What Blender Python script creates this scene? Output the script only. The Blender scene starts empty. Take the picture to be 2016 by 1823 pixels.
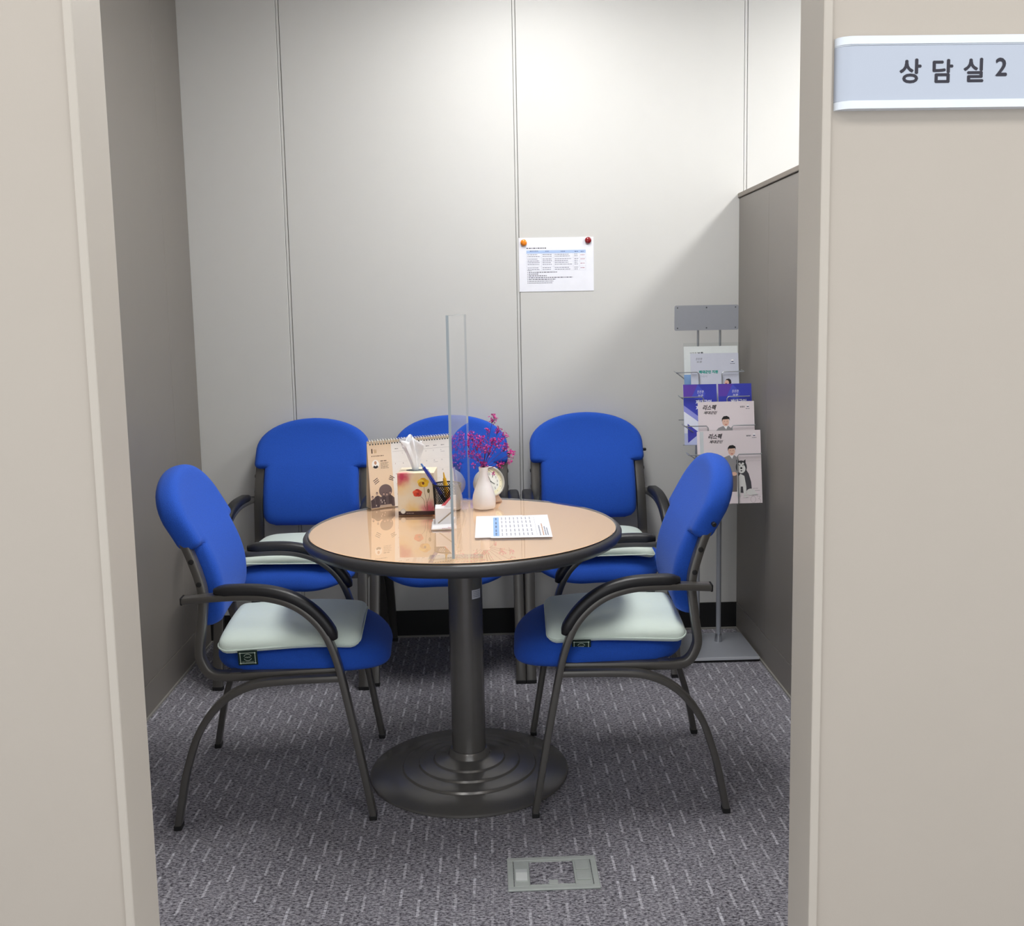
import bpy, bmesh, math, random
import numpy as np
from mathutils import Vector, Matrix

random.seed(7)
SC = bpy.context.scene
COL = SC.collection

# ------------------------------------------------------------------ camera, world, exposure
FPX = 2014.86
cam_d = bpy.data.cameras.new('camera')
cam_d.sensor_fit = 'HORIZONTAL'; cam_d.sensor_width = 36.0
cam_d.lens = FPX / 2016.0 * 36.0
cam_d.clip_start = 0.05
cam_d.shift_x = (1008-1028.78)/2016.0; cam_d.shift_y = (857.04-911.5)/2016.0   # the photo is a crop: optical axis off the frame centre
cam_o = bpy.data.objects.new('camera', cam_d)
COL.objects.link(cam_o)
PITCH, ROLL, YAW, CAMZ = 0.1219, -0.0182, 0.0305, 1.3264
_fw = Vector((math.sin(YAW)*math.cos(PITCH), math.cos(YAW)*math.cos(PITCH), -math.sin(PITCH)))
_r0 = Vector((math.cos(YAW), -math.sin(YAW), 0)); _u0 = _r0.cross(_fw)
_r = _r0*math.cos(ROLL) + _u0*math.sin(ROLL); _u = -_r0*math.sin(ROLL) + _u0*math.cos(ROLL)
_m = Matrix((_r, _u, -_fw)).transposed().to_4x4(); _m.translation = Vector((0, 0, CAMZ))
cam_o.matrix_world = _m
SC.camera = cam_o

world = bpy.data.worlds.new('world'); SC.world = world
world.use_nodes = True
world.node_tree.nodes['Background'].inputs[0].default_value = (0.95, 0.98, 1.0, 1)
world.node_tree.nodes['Background'].inputs[1].default_value = 0.75

SC.view_settings.view_transform = 'Standard'
SC.view_settings.look = 'None'
SC.view_settings.gamma = 1.0
SC.view_settings.use_curve_mapping = False
SC.view_settings.exposure = 1.08

LIGHT_ROOM, LIGHT_NEXT, LIGHT_HALL = 9.0, 15.5, 6.2     # emission of the ceiling panels

# room measures (metres); camera stands at the origin in the corridor looking along +Y
XL, XR, YB = -1.163, 0.998, 4.095
YF, YK = 1.348, 1.448
JL, JR = -0.511, 0.4354
ZC = 2.70
PH = 1.768

# ------------------------------------------------------------------ helpers
def lin(c):
    return tuple((x/12.92 if x <= .04045 else ((x+.055)/1.055)**2.4) for x in [v/255.0 for v in c])

MATS = {}
def M(name, rgb, rough=.5, metal=0., noise=None, bump=None, coat=0., spec=.5, sheen=0., trans=0.):
    """procedural principled material: colour varied by noise, optional noise bump"""
    if name in MATS: return MATS[name]
    m = bpy.data.materials.new(name); m.use_nodes = True
    nt = m.node_tree; b = nt.nodes['Principled BSDF']
    c = lin(rgb)
    tc = nt.nodes.new('ShaderNodeTexCoord')
    nz = nt.nodes.new('ShaderNodeTexNoise')
    sc, am = noise if noise else (30, .04)
    nz.inputs['Scale'].default_value = sc; nz.inputs['Detail'].default_value = 3
    nt.links.new(tc.outputs['Object'], nz.inputs['Vector'])
    rp = nt.nodes.new('ShaderNodeMix'); rp.data_type = 'RGBA'
    rp.inputs[6].default_value = tuple(x*(1-am) for x in c) + (1,)
    rp.inputs[7].default_value = tuple(min(1, x*(1+am)) for x in c) + (1,)
    nt.links.new(nz.outputs['Fac'], rp.inputs[0])
    nt.links.new(rp.outputs[2], b.inputs['Base Color'])
    b.inputs['Roughness'].default_value = rough; b.inputs['Metallic'].default_value = metal
    b.inputs['Specular IOR Level'].default_value = spec
    b.inputs['Coat Weight'].default_value = coat
    b.inputs['Sheen Weight'].default_value = sheen
    if trans: b.inputs['Transmission Weight'].default_value = trans
    if bump:
        n2 = nt.nodes.new('ShaderNodeTexNoise'); n2.inputs['Scale'].default_value = bump[0]
        n2.inputs['Detail'].default_value = 2
        nt.links.new(tc.outputs['Object'], n2.inputs['Vector'])
        bp = nt.nodes.new('ShaderNodeBump'); bp.inputs['Strength'].default_value = bump[1]
        bp.inputs['Distance'].default_value = .001
        nt.links.new(n2.outputs['Fac'], bp.inputs['Height'])
        nt.links.new(bp.outputs['Normal'], b.inputs['Normal'])
    MATS[name] = m
    return m

def clear_mat(name, tint, ior, gain=1.0, rough=0.0):
    """thin clear sheet: transparent with a Fresnel weighted gloss"""
    m = bpy.data.materials.new(name); m.use_nodes = True
    nt = m.node_tree
    for n in list(nt.nodes):
        if n.type != 'OUTPUT_MATERIAL': nt.nodes.remove(n)
    out = [n for n in nt.nodes if n.type == 'OUTPUT_MATERIAL'][0]
    tr = nt.nodes.new('ShaderNodeBsdfTransparent'); tr.inputs[0].default_value = tint + (1,)
    gl = nt.nodes.new('ShaderNodeBsdfGlossy'); gl.inputs['Color'].default_value = (1, 1, 1, 1); gl.inputs['Roughness'].default_value = rough
    fr = nt.nodes.new('ShaderNodeFresnel'); fr.inputs[0].default_value = ior
    mu = nt.nodes.new('ShaderNodeMath'); mu.operation = 'MULTIPLY'; mu.use_clamp = True; mu.inputs[1].default_value = gain
    ge = nt.nodes.new('ShaderNodeNewGeometry'); iv = nt.nodes.new('ShaderNodeMath'); iv.operation = 'SUBTRACT'; iv.inputs[0].default_value = 1.0
    nt.links.new(ge.outputs['Backfacing'], iv.inputs[1])
    m2 = nt.nodes.new('ShaderNodeMath'); m2.operation = 'MULTIPLY'; nt.links.new(fr.outputs[0], m2.inputs[0]); nt.links.new(iv.outputs[0], m2.inputs[1])
    nt.links.new(m2.outputs[0], mu.inputs[0])
    mx = nt.nodes.new('ShaderNodeMixShader')
    nt.links.new(mu.outputs[0], mx.inputs[0]); nt.links.new(tr.outputs[0], mx.inputs[1]); nt.links.new(gl.outputs[0], mx.inputs[2])
    nt.links.new(mx.outputs[0], out.inputs[0])
    MATS[name] = m
    return m

def emit_mat(name, rgb, strength):
    m = bpy.data.materials.new(name); m.use_nodes = True
    b = m.node_tree.nodes['Principled BSDF']
    b.inputs['Emission Color'].default_value = rgb + (1,)
    b.inputs['Emission Strength'].default_value = strength
    b.inputs['Base Color'].default_value = (.9, .9, .9, 1)
    return m

def link(name, me, parent=None, loc=None, rot=None, smooth=False, kind=None, label=None, cat=None, group=None):
    o = bpy.data.objects.new(name, me); COL.objects.link(o)
    if parent: o.parent = parent
    if loc: o.location = loc
    if rot: o.rotation_euler = rot
    if smooth and me:
        me.shade_smooth()
    if kind: o['kind'] = kind
    if label: o['label'] = label
    if cat: o['category'] = cat
    if group: o['group'] = group
    return o

def thing(name, label, cat, loc=(0, 0, 0), rz=0., group=None, rot=None):
    return link(name, None, None, loc, rot or (0, 0, rz), label=label, cat=cat, group=group)

class MB:
    """collects geometry in one bmesh; build() makes one mesh object"""
    def __init__(s): s.bm = bmesh.new(); s.mi = 0; s.mats = []
    def use(s, mat):
        if mat not in s.mats: s.mats.append(mat)
        s.mi = s.mats.index(mat); return s
    def _add(s, verts, faces):
        vs = [s.bm.verts.new(v) for v in verts]
        for f in faces:
            try:
                fc = s.bm.faces.new([vs[i] for i in f]); fc.material_index = s.mi
            except ValueError: pass
        return vs
    def box(s, x0, x1, y0, y1, z0, z1, r=0., seg=2):
        t = bmesh.new()
        bmesh.ops.create_cube(t, size=1.0)
        for v in t.verts:
            v.co = Vector(((x0+x1)/2 + v.co.x*(x1-x0), (y0+y1)/2 + v.co.y*(y1-y0), (z0+z1)/2 + v.co.z*(z1-z0)))
        if r: bmesh.ops.bevel(t, geom=list(t.edges), offset=r, segments=seg, affect='EDGES', profile=.5)
        t.verts.index_update()
        s._add([v.co.copy() for v in t.verts], [[v.index for v in f.verts] for f in t.faces])
        t.free(); return s
    def poly(s, pts): s._add(pts, [list(range(len(pts)))]); return s
    def prism(s, outline, axis, a, b):
        """outline: 2D points; extruded along axis index from a to b"""
        def p(q, w):
            l = [q[0], q[1]]; l.insert(axis, w); return l
        n = len(outline)
        vs = [p(q, a) for q in outline] + [p(q, b) for q in outline]
        fs = [list(range(n)), list(range(2*n-1, n-1, -1))] + [[i, (i+1) % n, n+(i+1) % n, n+i] for i in range(n)]
        s._add(vs, fs); return s
    def sweep(s, path, sec, lateral=None, caps=True, scale=None):
        path = [Vector(p) for p in path]; n = len(path); k = len(sec)
        T = []
        for i in range(n):
            a = path[max(0, i-1)]; b = path[min(n-1, i+1)]
            T.append((b-a).normalized())
        if lateral: N = [Vector(lateral)]*n
        else:
            up = Vector((0, 0, 1)) if abs(T[0].z) < .9 else Vector((1, 0, 0))
            N = [T[0].cross(up).normalized()]
            for i in range(1, n):
                v = N[-1] - T[i]*N[-1].dot(T[i]); N.append(v.normalized())
        vs = []
        for i in range(n):
            nn = (N[i] - T[i]*N[i].dot(T[i])).normalized(); B = T[i].cross(nn).normalized()
            sc = scale[i] if scale else 1.
            for (u, w) in sec: vs.append(path[i] + nn*u*sc + B*w*sc)
        fs = [[i*k+j, i*k+(j+1) % k, (i+1)*k+(j+1) % k, (i+1)*k+j] for i in range(n-1) for j in range(k)]
        if caps: fs += [list(range(k-1, -1, -1)), [(n-1)*k+j for j in range(k)]]
        s._add(vs, fs); return s
    def lathe(s, prof, n=48, c=(0, 0, 0), capb=True, capt=True):
        vs = []; k = len(prof)
        for i in range(n):
            a = 2*math.pi*i/n
            for (r, z) in prof: vs.append((c[0]+r*math.cos(a), c[1]+r*math.sin(a), c[2]+z))
        fs = [[i*k+j, ((i+1) % n)*k+j, ((i+1) % n)*k+j+1, i*k+j+1] for i in range(n) for j in range(k-1)]
        if capb: fs.append([i*k for i in range(n-1, -1, -1)])
        if capt: fs.append([i*k+k-1 for i in range(n)])
        s._add(vs, fs); return s
    def xform(s, mat):
        bmesh.ops.transform(s.bm, matrix=mat, verts=list(s.bm.verts)); return s
    def mesh(s, name, mat=None, weld=0.):
        if weld: bmesh.ops.remove_doubles(s.bm, verts=list(s.bm.verts), dist=weld)
        bmesh.ops.recalc_face_normals(s.bm, faces=list(s.bm.faces))
        me = bpy.data.meshes.new(name); s.bm.to_mesh(me); s.bm.free()
        for m in (s.mats or [mat]): me.materials.append(m)
        return me
    def build(s, name, mat=None, parent=None, smooth=False, weld=0., **kw):
        me = s.mesh(name, mat, weld)
        o = link(name, me, parent, **kw)
        if smooth: smooth_by_angle(me, 40)
        return o

def smooth_by_angle(me, deg):
    me.shade_smooth()
    bm = bmesh.new(); bm.from_mesh(me)
    lim = math.radians(deg)
    for e in bm.edges:
        if len(e.link_faces) == 2 and e.calc_face_angle(0) > lim: e.smooth = False
    bm.to_mesh(me); bm.free()

def circ(r, n=10, ry=None):
    ry = ry or r
    return [(r*math.cos(2*math.pi*i/n), ry*math.sin(2*math.pi*i/n)) for i in range(n)]
def rrect(a, b, r, n=3):
    out = []
    for (cx, cy, a0) in ((a/2-r, b/2-r, 0), (-a/2+r, b/2-r, 90), (-a/2+r, -b/2+r, 180), (a/2-r, -b/2+r, 270)):
        for i in range(n+1):
            t = math.radians(a0 + 90*i/n); out.append((cx+r*math.cos(t), cy+r*math.sin(t)))
    return out
def spline(pts, per=6):
    """Catmull-Rom through points"""
    P = [Vector(p) for p in pts]; out = []
    for i in range(len(P)-1):
        p0 = P[i-1] if i else P[0]*2-P[1]
        p1, p2 = P[i], P[i+1]
        p3 = P[i+2] if i+2 < len(P) else P[-1]*2-P[-2]
        for k in range(per):
            t = k/per
            out.append(.5*((2*p1)+(-p0+p2)*t+(2*p0-5*p1+4*p2-p3)*t*t+(-p0+3*p1-3*p2+p3)*t**3))
    out.append(P[-1]); return out

def pillow(rows, tf, tb, r, mapf, n=12, ex=2.0):
    """rows: list of (v, half width). Stuffed shape with rounded edge; mapf(u, v, w) -> xyz"""
    ts = [math.sin(math.pi/2*k/n) for k in range(-n, n+1)]
    R = np.array([(h, v) for v, h in rows]); poly = np.concatenate([R, R[::-1]*[-1, 1]])
    A = poly; Bq = np.roll(poly, -1, 0); AB = Bq-A; L2 = (AB**2).sum(1)+1e-12
    def dist(u, v):
        p = np.array([u, v]); t = np.clip(((p-A)*AB).sum(1)/L2, 0, 1)
        return np.sqrt((((A+AB*t[:, None])-p)**2).sum(1).min())
    front, back = [], []
    for (v, h) in rows:
        for t in ts:
            u = h*t; d = min(dist(u, v)/r, 1.); k = max(0, 1-(1-d)**ex)**(1/ex)
            front.append(mapf(u, v, tf*k)); back.append(mapf(u, v, -tb*k))
    mb = MB(); m = len(ts); N = len(front)
    fs = []
    for i in range(len(rows)-1):
        for j in range(m-1):
            q = [i*m+j, i*m+j+1, (i+1)*m+j+1, (i+1)*m+j]
            fs.append(q); fs.append([N+x for x in q[::-1]])
    mb._add(front+back, fs)
    return mb

def lerp_tab(tab, v):
    for (a, x), (b, y) in zip(tab, tab[1:]):
        if v <= b: 
            t = (v-a)/(b-a); t = t*t*(3-2*t) if False else t
            return x+(y-x)*t
    return tab[-1][1]
def smooth_tab(tab, v):
    xs = [a for a, _ in tab]; ys = [b for _, b in tab]
    v = min(max(v, xs[0]), xs[-1]); i = 0
    while i < len(xs)-2 and v > xs[i+1]: i += 1
    t = (v-xs[i])/(xs[i+1]-xs[i])
    def sl(k):
        a, b = max(0, k-1), min(len(xs)-1, k+1); return (ys[b]-ys[a])/(xs[b]-xs[a])
    h = xs[i+1]-xs[i]
    return (2*t**3-3*t*t+1)*ys[i]+(t**3-2*t*t+t)*h*sl(i)+(-2*t**3+3*t*t)*ys[i+1]+(t**3-t*t)*h*sl(i+1)

# ---- flat print: polygons and lettering a fraction of a millimetre proud of a sheet, facing -Y locally
_TXT = {}
def text_tris(body, shear=0.):
    if (body, shear) in _TXT: return _TXT[(body, shear)]
    c = bpy.data.curves.new('lettering', 'FONT'); c.body = body; c.size = 1.0; c.shear = shear; c.resolution_u = 3
    o = bpy.data.objects.new('lettering', c); COL.objects.link(o)
    dg = bpy.context.evaluated_depsgraph_get()
    me = bpy.data.meshes.new_from_object(o.evaluated_get(dg))
    vs = [(v.co.x, v.co.y) for v in me.vertices]; fs = [tuple(p.vertices) for p in me.polygons]
    bpy.data.objects.remove(o); bpy.data.curves.remove(c); bpy.data.meshes.remove(me)
    _TXT[(body, shear)] = (vs, fs); return vs, fs

class Print:
    def __init__(s, w, h, step=.00015, flip=False): s.mb = MB(); s.w = w; s.h = h; s.step = step; s.map = None
    def _v(s, u, v, l): 
        p = (u, -s.step*l, v)
        return s.map(p) if s.map else p
    def ink(s, rgb):
        nm = 'ink_%d_%d_%d' % tuple(rgb)
        s.mb.use(M(nm, rgb, .6, noise=(200, .03))); return s
    def poly(s, pts, l=1): s.mb._add([s._v(u, v, l) for u, v in pts], [list(range(len(pts)))]); return s
    def rect(s, u0, v0, u1, v1, l=1): return s.poly([(u0, v0), (u1, v0), (u1, v1), (u0, v1)], l)
    def oval(s, u, v, a, b=None, l=1, n=20, a0=0, a1=360):
        b = b or a
        return s.poly([(u+a*math.cos(math.radians(a0+(a1-a0)*i/n)), v+b*math.sin(math.radians(a0+(a1-a0)*i/n))) for i in range(n if a1-a0 >= 360 else n+1)], l)
    def line(s, pts, w, l=1):
        for (a, b), (c, d) in zip(pts, pts[1:]):
            L = math.hypot(c-a, d-b) or 1e-9; nx, ny = -(d-b)/L*w/2, (c-a)/L*w/2
            s.poly([(a-nx, b-ny), (c-nx, d-ny), (c+nx, d+ny), (a+nx, b+ny)], l)
        return s
    def text(s, body, u, v, size, l=1, width=None, shear=0., rot=0., bold=0.):
        vs, fs = text_tris(body, shear)
        if not vs: return s
        x0 = min(p[0] for p in vs); x1 = max(p[0] for p in vs)
        y0 = min(p[1] for p in vs); y1 = max(p[1] for p in vs)
        sy = size/(y1-y0); sx = width/(x1-x0) if width else sy
        ca, sa = math.cos(rot), math.sin(rot)
        offs = [(0, 0)] if not bold else [(-bold, 0), (bold, 0), (0, bold), (0, -bold)]
        for k, (ox, oy) in enumerate(offs):
            q = []
            for (x, y) in vs:
                a, b = (x-x0)*sx+ox, (y-y0)*sy+oy
                q.append(s._v(u+a*ca-b*sa, v+a*sa+b*ca, l+.02*k))
            s.mb._add(q, fs)
        return s
    def scribble(s, u, v, w, h, l=1, word=None):
        """a line of print too small to read, as a row of short dashes"""
        x = u; word = word or h*2.2
        while x < u+w:
            ww = min(word*random.uniform(.5, 1.6), u+w-x)
            s.rect(x, v, x+ww, v+h, l); x += ww+h*.7
        return s
    def build(s, name, parent, label=None):
        me = bpy.data.meshes.new(name); s.mb.bm.to_mesh(me); s.mb.bm.free()
        for m in s.mb.mats: me.materials.append(m)
        return link(name, me, parent, label=label)

# ------------------------------------------------------------------ materials
wall_m = M('cream_steel_panel', (208, 208, 205), .5, noise=(14, .015), bump=(500, .05))
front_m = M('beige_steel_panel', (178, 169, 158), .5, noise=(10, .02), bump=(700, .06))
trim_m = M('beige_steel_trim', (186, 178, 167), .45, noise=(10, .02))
dark_m = M('taupe_panel', (132, 127, 121), .5, noise=(9, .03), bump=(600, .08))
dcap_m = M('taupe_cap', (126, 117, 107), .45, noise=(20, .03))
joint_m = M('joint_shadow_gap', (120, 118, 112), .6)
black_m = M('black_skirting', (18, 18, 20), .6, noise=(40, .1))
ceil_m = M('ceiling_tile', (225, 225, 222), .9, noise=(60, .05), bump=(120, .2))
frame_m = M('bronze_grey_tube', (97, 95, 92), .30, metal=.45, noise=(25, .05))
pad_m = M('black_armrest', (30, 30, 33), .42, noise=(30, .1), bump=(500, .08))
foot_m = M('black_plastic', (22, 22, 23), .5)
cush_m = M('mint_cushion_cloth', (222, 236, 227), .85, noise=(60, .02), bump=(900, .12), sheen=.2)
tblmetal_m = M('charcoal_table_metal', (112, 110, 108), .24, metal=.4, noise=(40, .05), bump=(900, .05))
edge_m = M('charcoal_table_edge', (66, 66, 68), .38, noise=(50, .06))
lam_m = M('tan_laminate', (236, 196, 156), .5, noise=(300, .03))
silver_m = M('silver_grey_paint', (162, 166, 174), .4, metal=.2, noise=(60, .03))
wire_m = M('chrome_wire', (160, 164, 168), .28, metal=.6)
white_m = M('white_ceramic', (247, 243, 241), .3, coat=.2)
paper_m = M('white_paper', (238, 240, 248), .8)
cream_m = M('clock_dial_cream', (240, 236, 205), .6)
outlet_m = M('grey_outlet_metal', (180, 186, 182), .45, metal=.15, noise=(80, .08))

def fabric():
    m = M('blue_woven_fabric', (27, 82, 190), .92, sheen=.08)
    nt = m.node_tree; b = nt.nodes['Principled BSDF']
    b.inputs['Sheen Tint'].default_value = (.5, .65, 1, 1)
    tc = [n for n in nt.nodes if n.type == 'TEX_COORD'][0]
    v = nt.nodes.new('ShaderNodeTexVoronoi'); v.inputs['Scale'].default_value = 420
    nt.links.new(tc.outputs['Object'], v.inputs['Vector'])
    bp = nt.nodes.new('ShaderNodeBump'); bp.inputs['Strength'].default_value = .35; bp.inputs['Distance'].default_value = .001
    nt.links.new(v.outputs['Distance'], bp.inputs['Height']); nt.links.new(bp.outputs['Normal'], b.inputs['Normal'])
    n2 = nt.nodes.new('ShaderNodeTexNoise'); n2.inputs['Scale'].default_value = 500
    nt.links.new(tc.outputs['Object'], n2.inputs['Vector'])
    mx = [n for n in nt.nodes if n.type == 'MIX'][0]
    nt.links.new(n2.outputs['Fac'], mx.inputs[0])
    c = lin((27, 82, 190)); mx.inputs[6].default_value = tuple(x*.72 for x in c)+(1,); mx.inputs[7].default_value = tuple(min(1, x*1.28) for x in c)+(1,)
    return m
blue_m = fabric()

def carpet():
    m = bpy.data.materials.new('grey_loop_carpet'); m.use_nodes = True
    nt = m.node_tree; b = nt.nodes['Principled BSDF']; L = nt.links.new
    def math_(op, a, c=None, clamp=False):
        n = nt.nodes.new('ShaderNodeMath'); n.operation = op; n.use_clamp = clamp
        for i, x in enumerate((a, c)):
            if x is None: continue
            if isinstance(x, (int, float)): n.inputs[i].default_value = x
            else: L(x, n.inputs[i])
        return n.outputs[0]
    tc = nt.nodes.new('ShaderNodeTexCoord')
    sp = nt.nodes.new('ShaderNodeSeparateXYZ'); L(tc.outputs['Object'], sp.inputs[0])
    X, Y = sp.outputs[0], sp.outputs[1]
    def dashes(sx, sy, half, length, slant, seed, swap=False):
        a, c = (Y, X) if swap else (X, Y)
        xs = math_('ADD', math_('MULTIPLY', a, sx), math_('MULTIPLY', math_('SUBTRACT', math_('FRACT', math_('MULTIPLY', c, sy)), .5), slant))
        ix = math_('FLOOR', xs)
        ys = math_('ADD', math_('MULTIPLY', c, sy), math_('FRACT', math_('MULTIPLY', ix, seed)))
        u = math_('ABSOLUTE', math_('SUBTRACT', math_('FRACT', xs), .5)); v = math_('FRACT', ys)
        cell = nt.nodes.new('ShaderNodeCombineXYZ'); L(ix, cell.inputs[0]); L(math_('FLOOR', ys), cell.inputs[1])
        wn = nt.nodes.new('ShaderNodeTexWhiteNoise'); L(cell.outputs[0], wn.inputs['Vector'])
        k = math_('MULTIPLY', math_('LESS_THAN', u, half), math_('LESS_THAN', v, length))
        return math_('MULTIPLY', k, math_('ADD', math_('MULTIPLY', wn.outputs['Value'], .7), .3))
    d1 = dashes(24, 9.0, .075, .62, .0, .4142)
    d2 = dashes(60, 14, .12, .4, .0, .618, swap=True)
    n1 = nt.nodes.new('ShaderNodeTexNoise'); n1.inputs['Scale'].default_value = 170; n1.inputs['Detail'].default_value = 2; n1.inputs['Roughness'].default_value = .75
    mp_ = nt.nodes.new('ShaderNodeMapping'); mp_.inputs['Scale'].default_value = (.62, 1.25, 1); L(tc.outputs['Object'], mp_.inputs[0]); L(mp_.outputs[0], n1.inputs['Vector'])
    n2 = nt.nodes.new('ShaderNodeTexNoise'); n2.inputs['Scale'].default_value = 7; L(tc.outputs['Object'], n2.inputs['Vector'])
    mr = nt.nodes.new('ShaderNodeMapRange'); mr.inputs[1].default_value = .36; mr.inputs[2].default_value = .64; L(n1.outputs['Fac'], mr.inputs[0])
    g = math_('ADD', mr.outputs[0], math_('MULTIPLY', math_('SUBTRACT', n2.outputs['Fac'], .5), .25))
    g = math_('ADD', g, math_('MULTIPLY', d1, math_('ADD', math_('MULTIPLY', mr.outputs[0], .5), .5)))
    g = math_('ADD', g, math_('MULTIPLY', d2, .25))
    cr = nt.nodes.new('ShaderNodeValToRGB'); L(math_('MULTIPLY', g, .5), cr.inputs[0])
    e = cr.color_ramp.elements
    e[0].position = 0; e[0].color = lin((70, 68, 76))+(1,)
    e[1].position = 1; e[1].color = lin((232, 232, 240))+(1,)
    x = cr.color_ramp.elements.new(.45); x.color = lin((174, 172, 180))+(1,)
    L(cr.outputs[0], b.inputs['Base Color']); b.inputs['Roughness'].default_value = .95
    b.inputs['Specular IOR Level'].default_value = .1
    bp = nt.nodes.new('ShaderNodeBump'); bp.inputs['Strength'].default_value = .6; bp.inputs['Distance'].default_value = .003
    L(g, bp.inputs['Height']); L(bp.outputs['Normal'], b.inputs['Normal'])
    return m
carpet_m = carpet()
acryl_m = clear_mat('clear_acrylic', (.985, .99, .99), 1.45, .8)
glass_m = clear_mat('table_glass', (.99, .985, .975), 1.5, 1.25)
sleeve_m = clear_mat('clear_sleeve', (.96, .97, .97), 1.3, .8)
acedge_m = M('acrylic_edge', (172, 184, 192), .2, coat=.4)

# ------------------------------------------------------------------ ceiling lights
def troffer(x, y, sx, sy, strength, label):
    t = thing('ceiling_light', label, 'light', (x, y, ZC), group='recessed ceiling lights')
    f = MB()
    for a in ((-sx/2-.02, -sx/2, -sy/2-.02, sy/2+.02), (sx/2, sx/2+.02, -sy/2-.02, sy/2+.02), (-sx/2, sx/2, -sy/2-.02, -sy/2), (-sx/2, sx/2, sy/2, sy/2+.02)):
        f.box(*a, -.022, -.002)
    f.build('frame', M('light_frame', (235, 235, 235), .5), t)
    MB().box(-sx/2, sx/2, -sy/2, sy/2, -.016, -.004).build('diffuser', emit_mat('lamp_diffuser', (1.0, .99, .98), strength), t)
troffer(.16, 2.95, .45, 1.25, LIGHT_ROOM, 'long ceiling light panel over the round table')
troffer(1.88, 2.95, .30, 1.4, LIGHT_NEXT, 'ceiling light panel beyond the low partition')
troffer(-.75, .15, .6, .6, LIGHT_HALL, 'square ceiling light panel in the corridor on the left')
troffer(.95, .15, .6, .6, LIGHT_HALL, 'square ceiling light panel in the corridor on the right')

# ------------------------------------------------------------------ room shell
MB().box(-2.6, 3.2, -2.0, 4.18, -.05, 0).build('floor', carpet_m, kind='structure', label='grey loop carpet with pale dashes')
MB().box(-2.6, 3.2, -2.0, 4.18, ZC, ZC+.05).build('ceiling', ceil_m, kind='structure', label='white ceiling')

wb = link('wall_back', None, None, (0, YB, 0), kind='structure', label='cream steel panel wall behind the chairs')
MB().box(-2.6, 3.2, .012, .08, 0, ZC).build('core', joint_m, wb)
seams = [-2.584, -1.683, -.783, .119, 1.021, 1.921, 2.821]
for a, b in zip(seams, seams[1:]):
    MB().box(a+.0065, b-.0065, 0, .012, .11, ZC, .0015, 1).build('panel', wall_m, wb)
for a in seams[1:-1]:
    MB().box(a-.0045, a+.0045, .0015, .012, .11, ZC).build('joint_strip', wall_m, wb)
MB().box(XL, 3.2, YB-.006, YB, .004, .11).build('baseboard_back', black_m, kind='structure', label='black skirting along the back wall')
MB().box(XL, 3.2, YB-.012, YB-.006, 0, .007).build('trim_1', M('pale_edge_strip', (150, 148, 142), .6), kind='structure')

wl = link('wall_left', None, None, (XL, 0, 0), kind='structure', label='taupe side wall on the left')
MB().box(-.06, -.004, YK, YB, 0, ZC).build('core', dcap_m, wl)
ys = [YK, 1.98, 2.88, 3.778, YB]
for a, b in zip(ys, ys[1:]):
    MB().box(-.004, 0, a+.0008, b-.0008, .112, ZC, .0006, 1).build('panel', dark_m, wl)
MB().box(XL-.004, XL+.001, YK, YB, .0, .110, .0006, 1).build('baseboard_left', dark_m, kind='structure', label='taupe kick panel of the left wall')
MB().box(XL+.001, XL+.007, YK, YB-.012, 0, .007).build('trim_2', MATS['pale_edge_strip'], kind='structure')

wr = link('wall_right', None, None, (XR, 0, 0), kind='structure', label='low taupe partition on the right')
MB().box(.004, .055, YK, YB, 0, PH-.02).build('core', dcap_m, wr)
ys = [YK, 1.90, 2.80, 3.66, YB]
for a, b in zip(ys, ys[1:]):
    MB().box(0, .004, a+.0008, b-.0008, .112, PH-.02, .0006, 1).build('panel', dark_m, wr)
MB().box(-.006, .062, YK, YB, PH-.018, PH, .002, 1).build('cap_rail', dcap_m, wr)
MB().box(XR-.001, XR+.004, YK, YB, .0, .110, .0006, 1).build('baseboard_right', dark_m, kind='structure', label='taupe kick panel of the low partition')
MB().box(XR-.007, XR-.001, YK, YB-.012, 0, .007).build('trim_3', MATS['pale_edge_strip'], kind='structure')

wf = link('wall_front', None, None, (0, YF, 0), kind='structure', label='beige steel panel wall around the doorway')
TW = .0125
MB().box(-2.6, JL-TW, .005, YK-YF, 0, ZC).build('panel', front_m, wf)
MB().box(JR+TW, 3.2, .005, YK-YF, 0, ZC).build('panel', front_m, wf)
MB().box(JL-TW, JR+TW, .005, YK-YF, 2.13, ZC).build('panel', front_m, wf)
df = link('door_1', None, None, (0, YF, 0), kind='structure', label='open doorway with beige steel frame')
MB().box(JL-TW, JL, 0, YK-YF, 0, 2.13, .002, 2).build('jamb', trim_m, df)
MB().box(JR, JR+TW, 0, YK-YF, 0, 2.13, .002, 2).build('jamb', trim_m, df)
MB().box(JL, JR, 0, YK-YF, 2.1, 2.13, .002, 2).build('head', trim_m, df)

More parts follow.
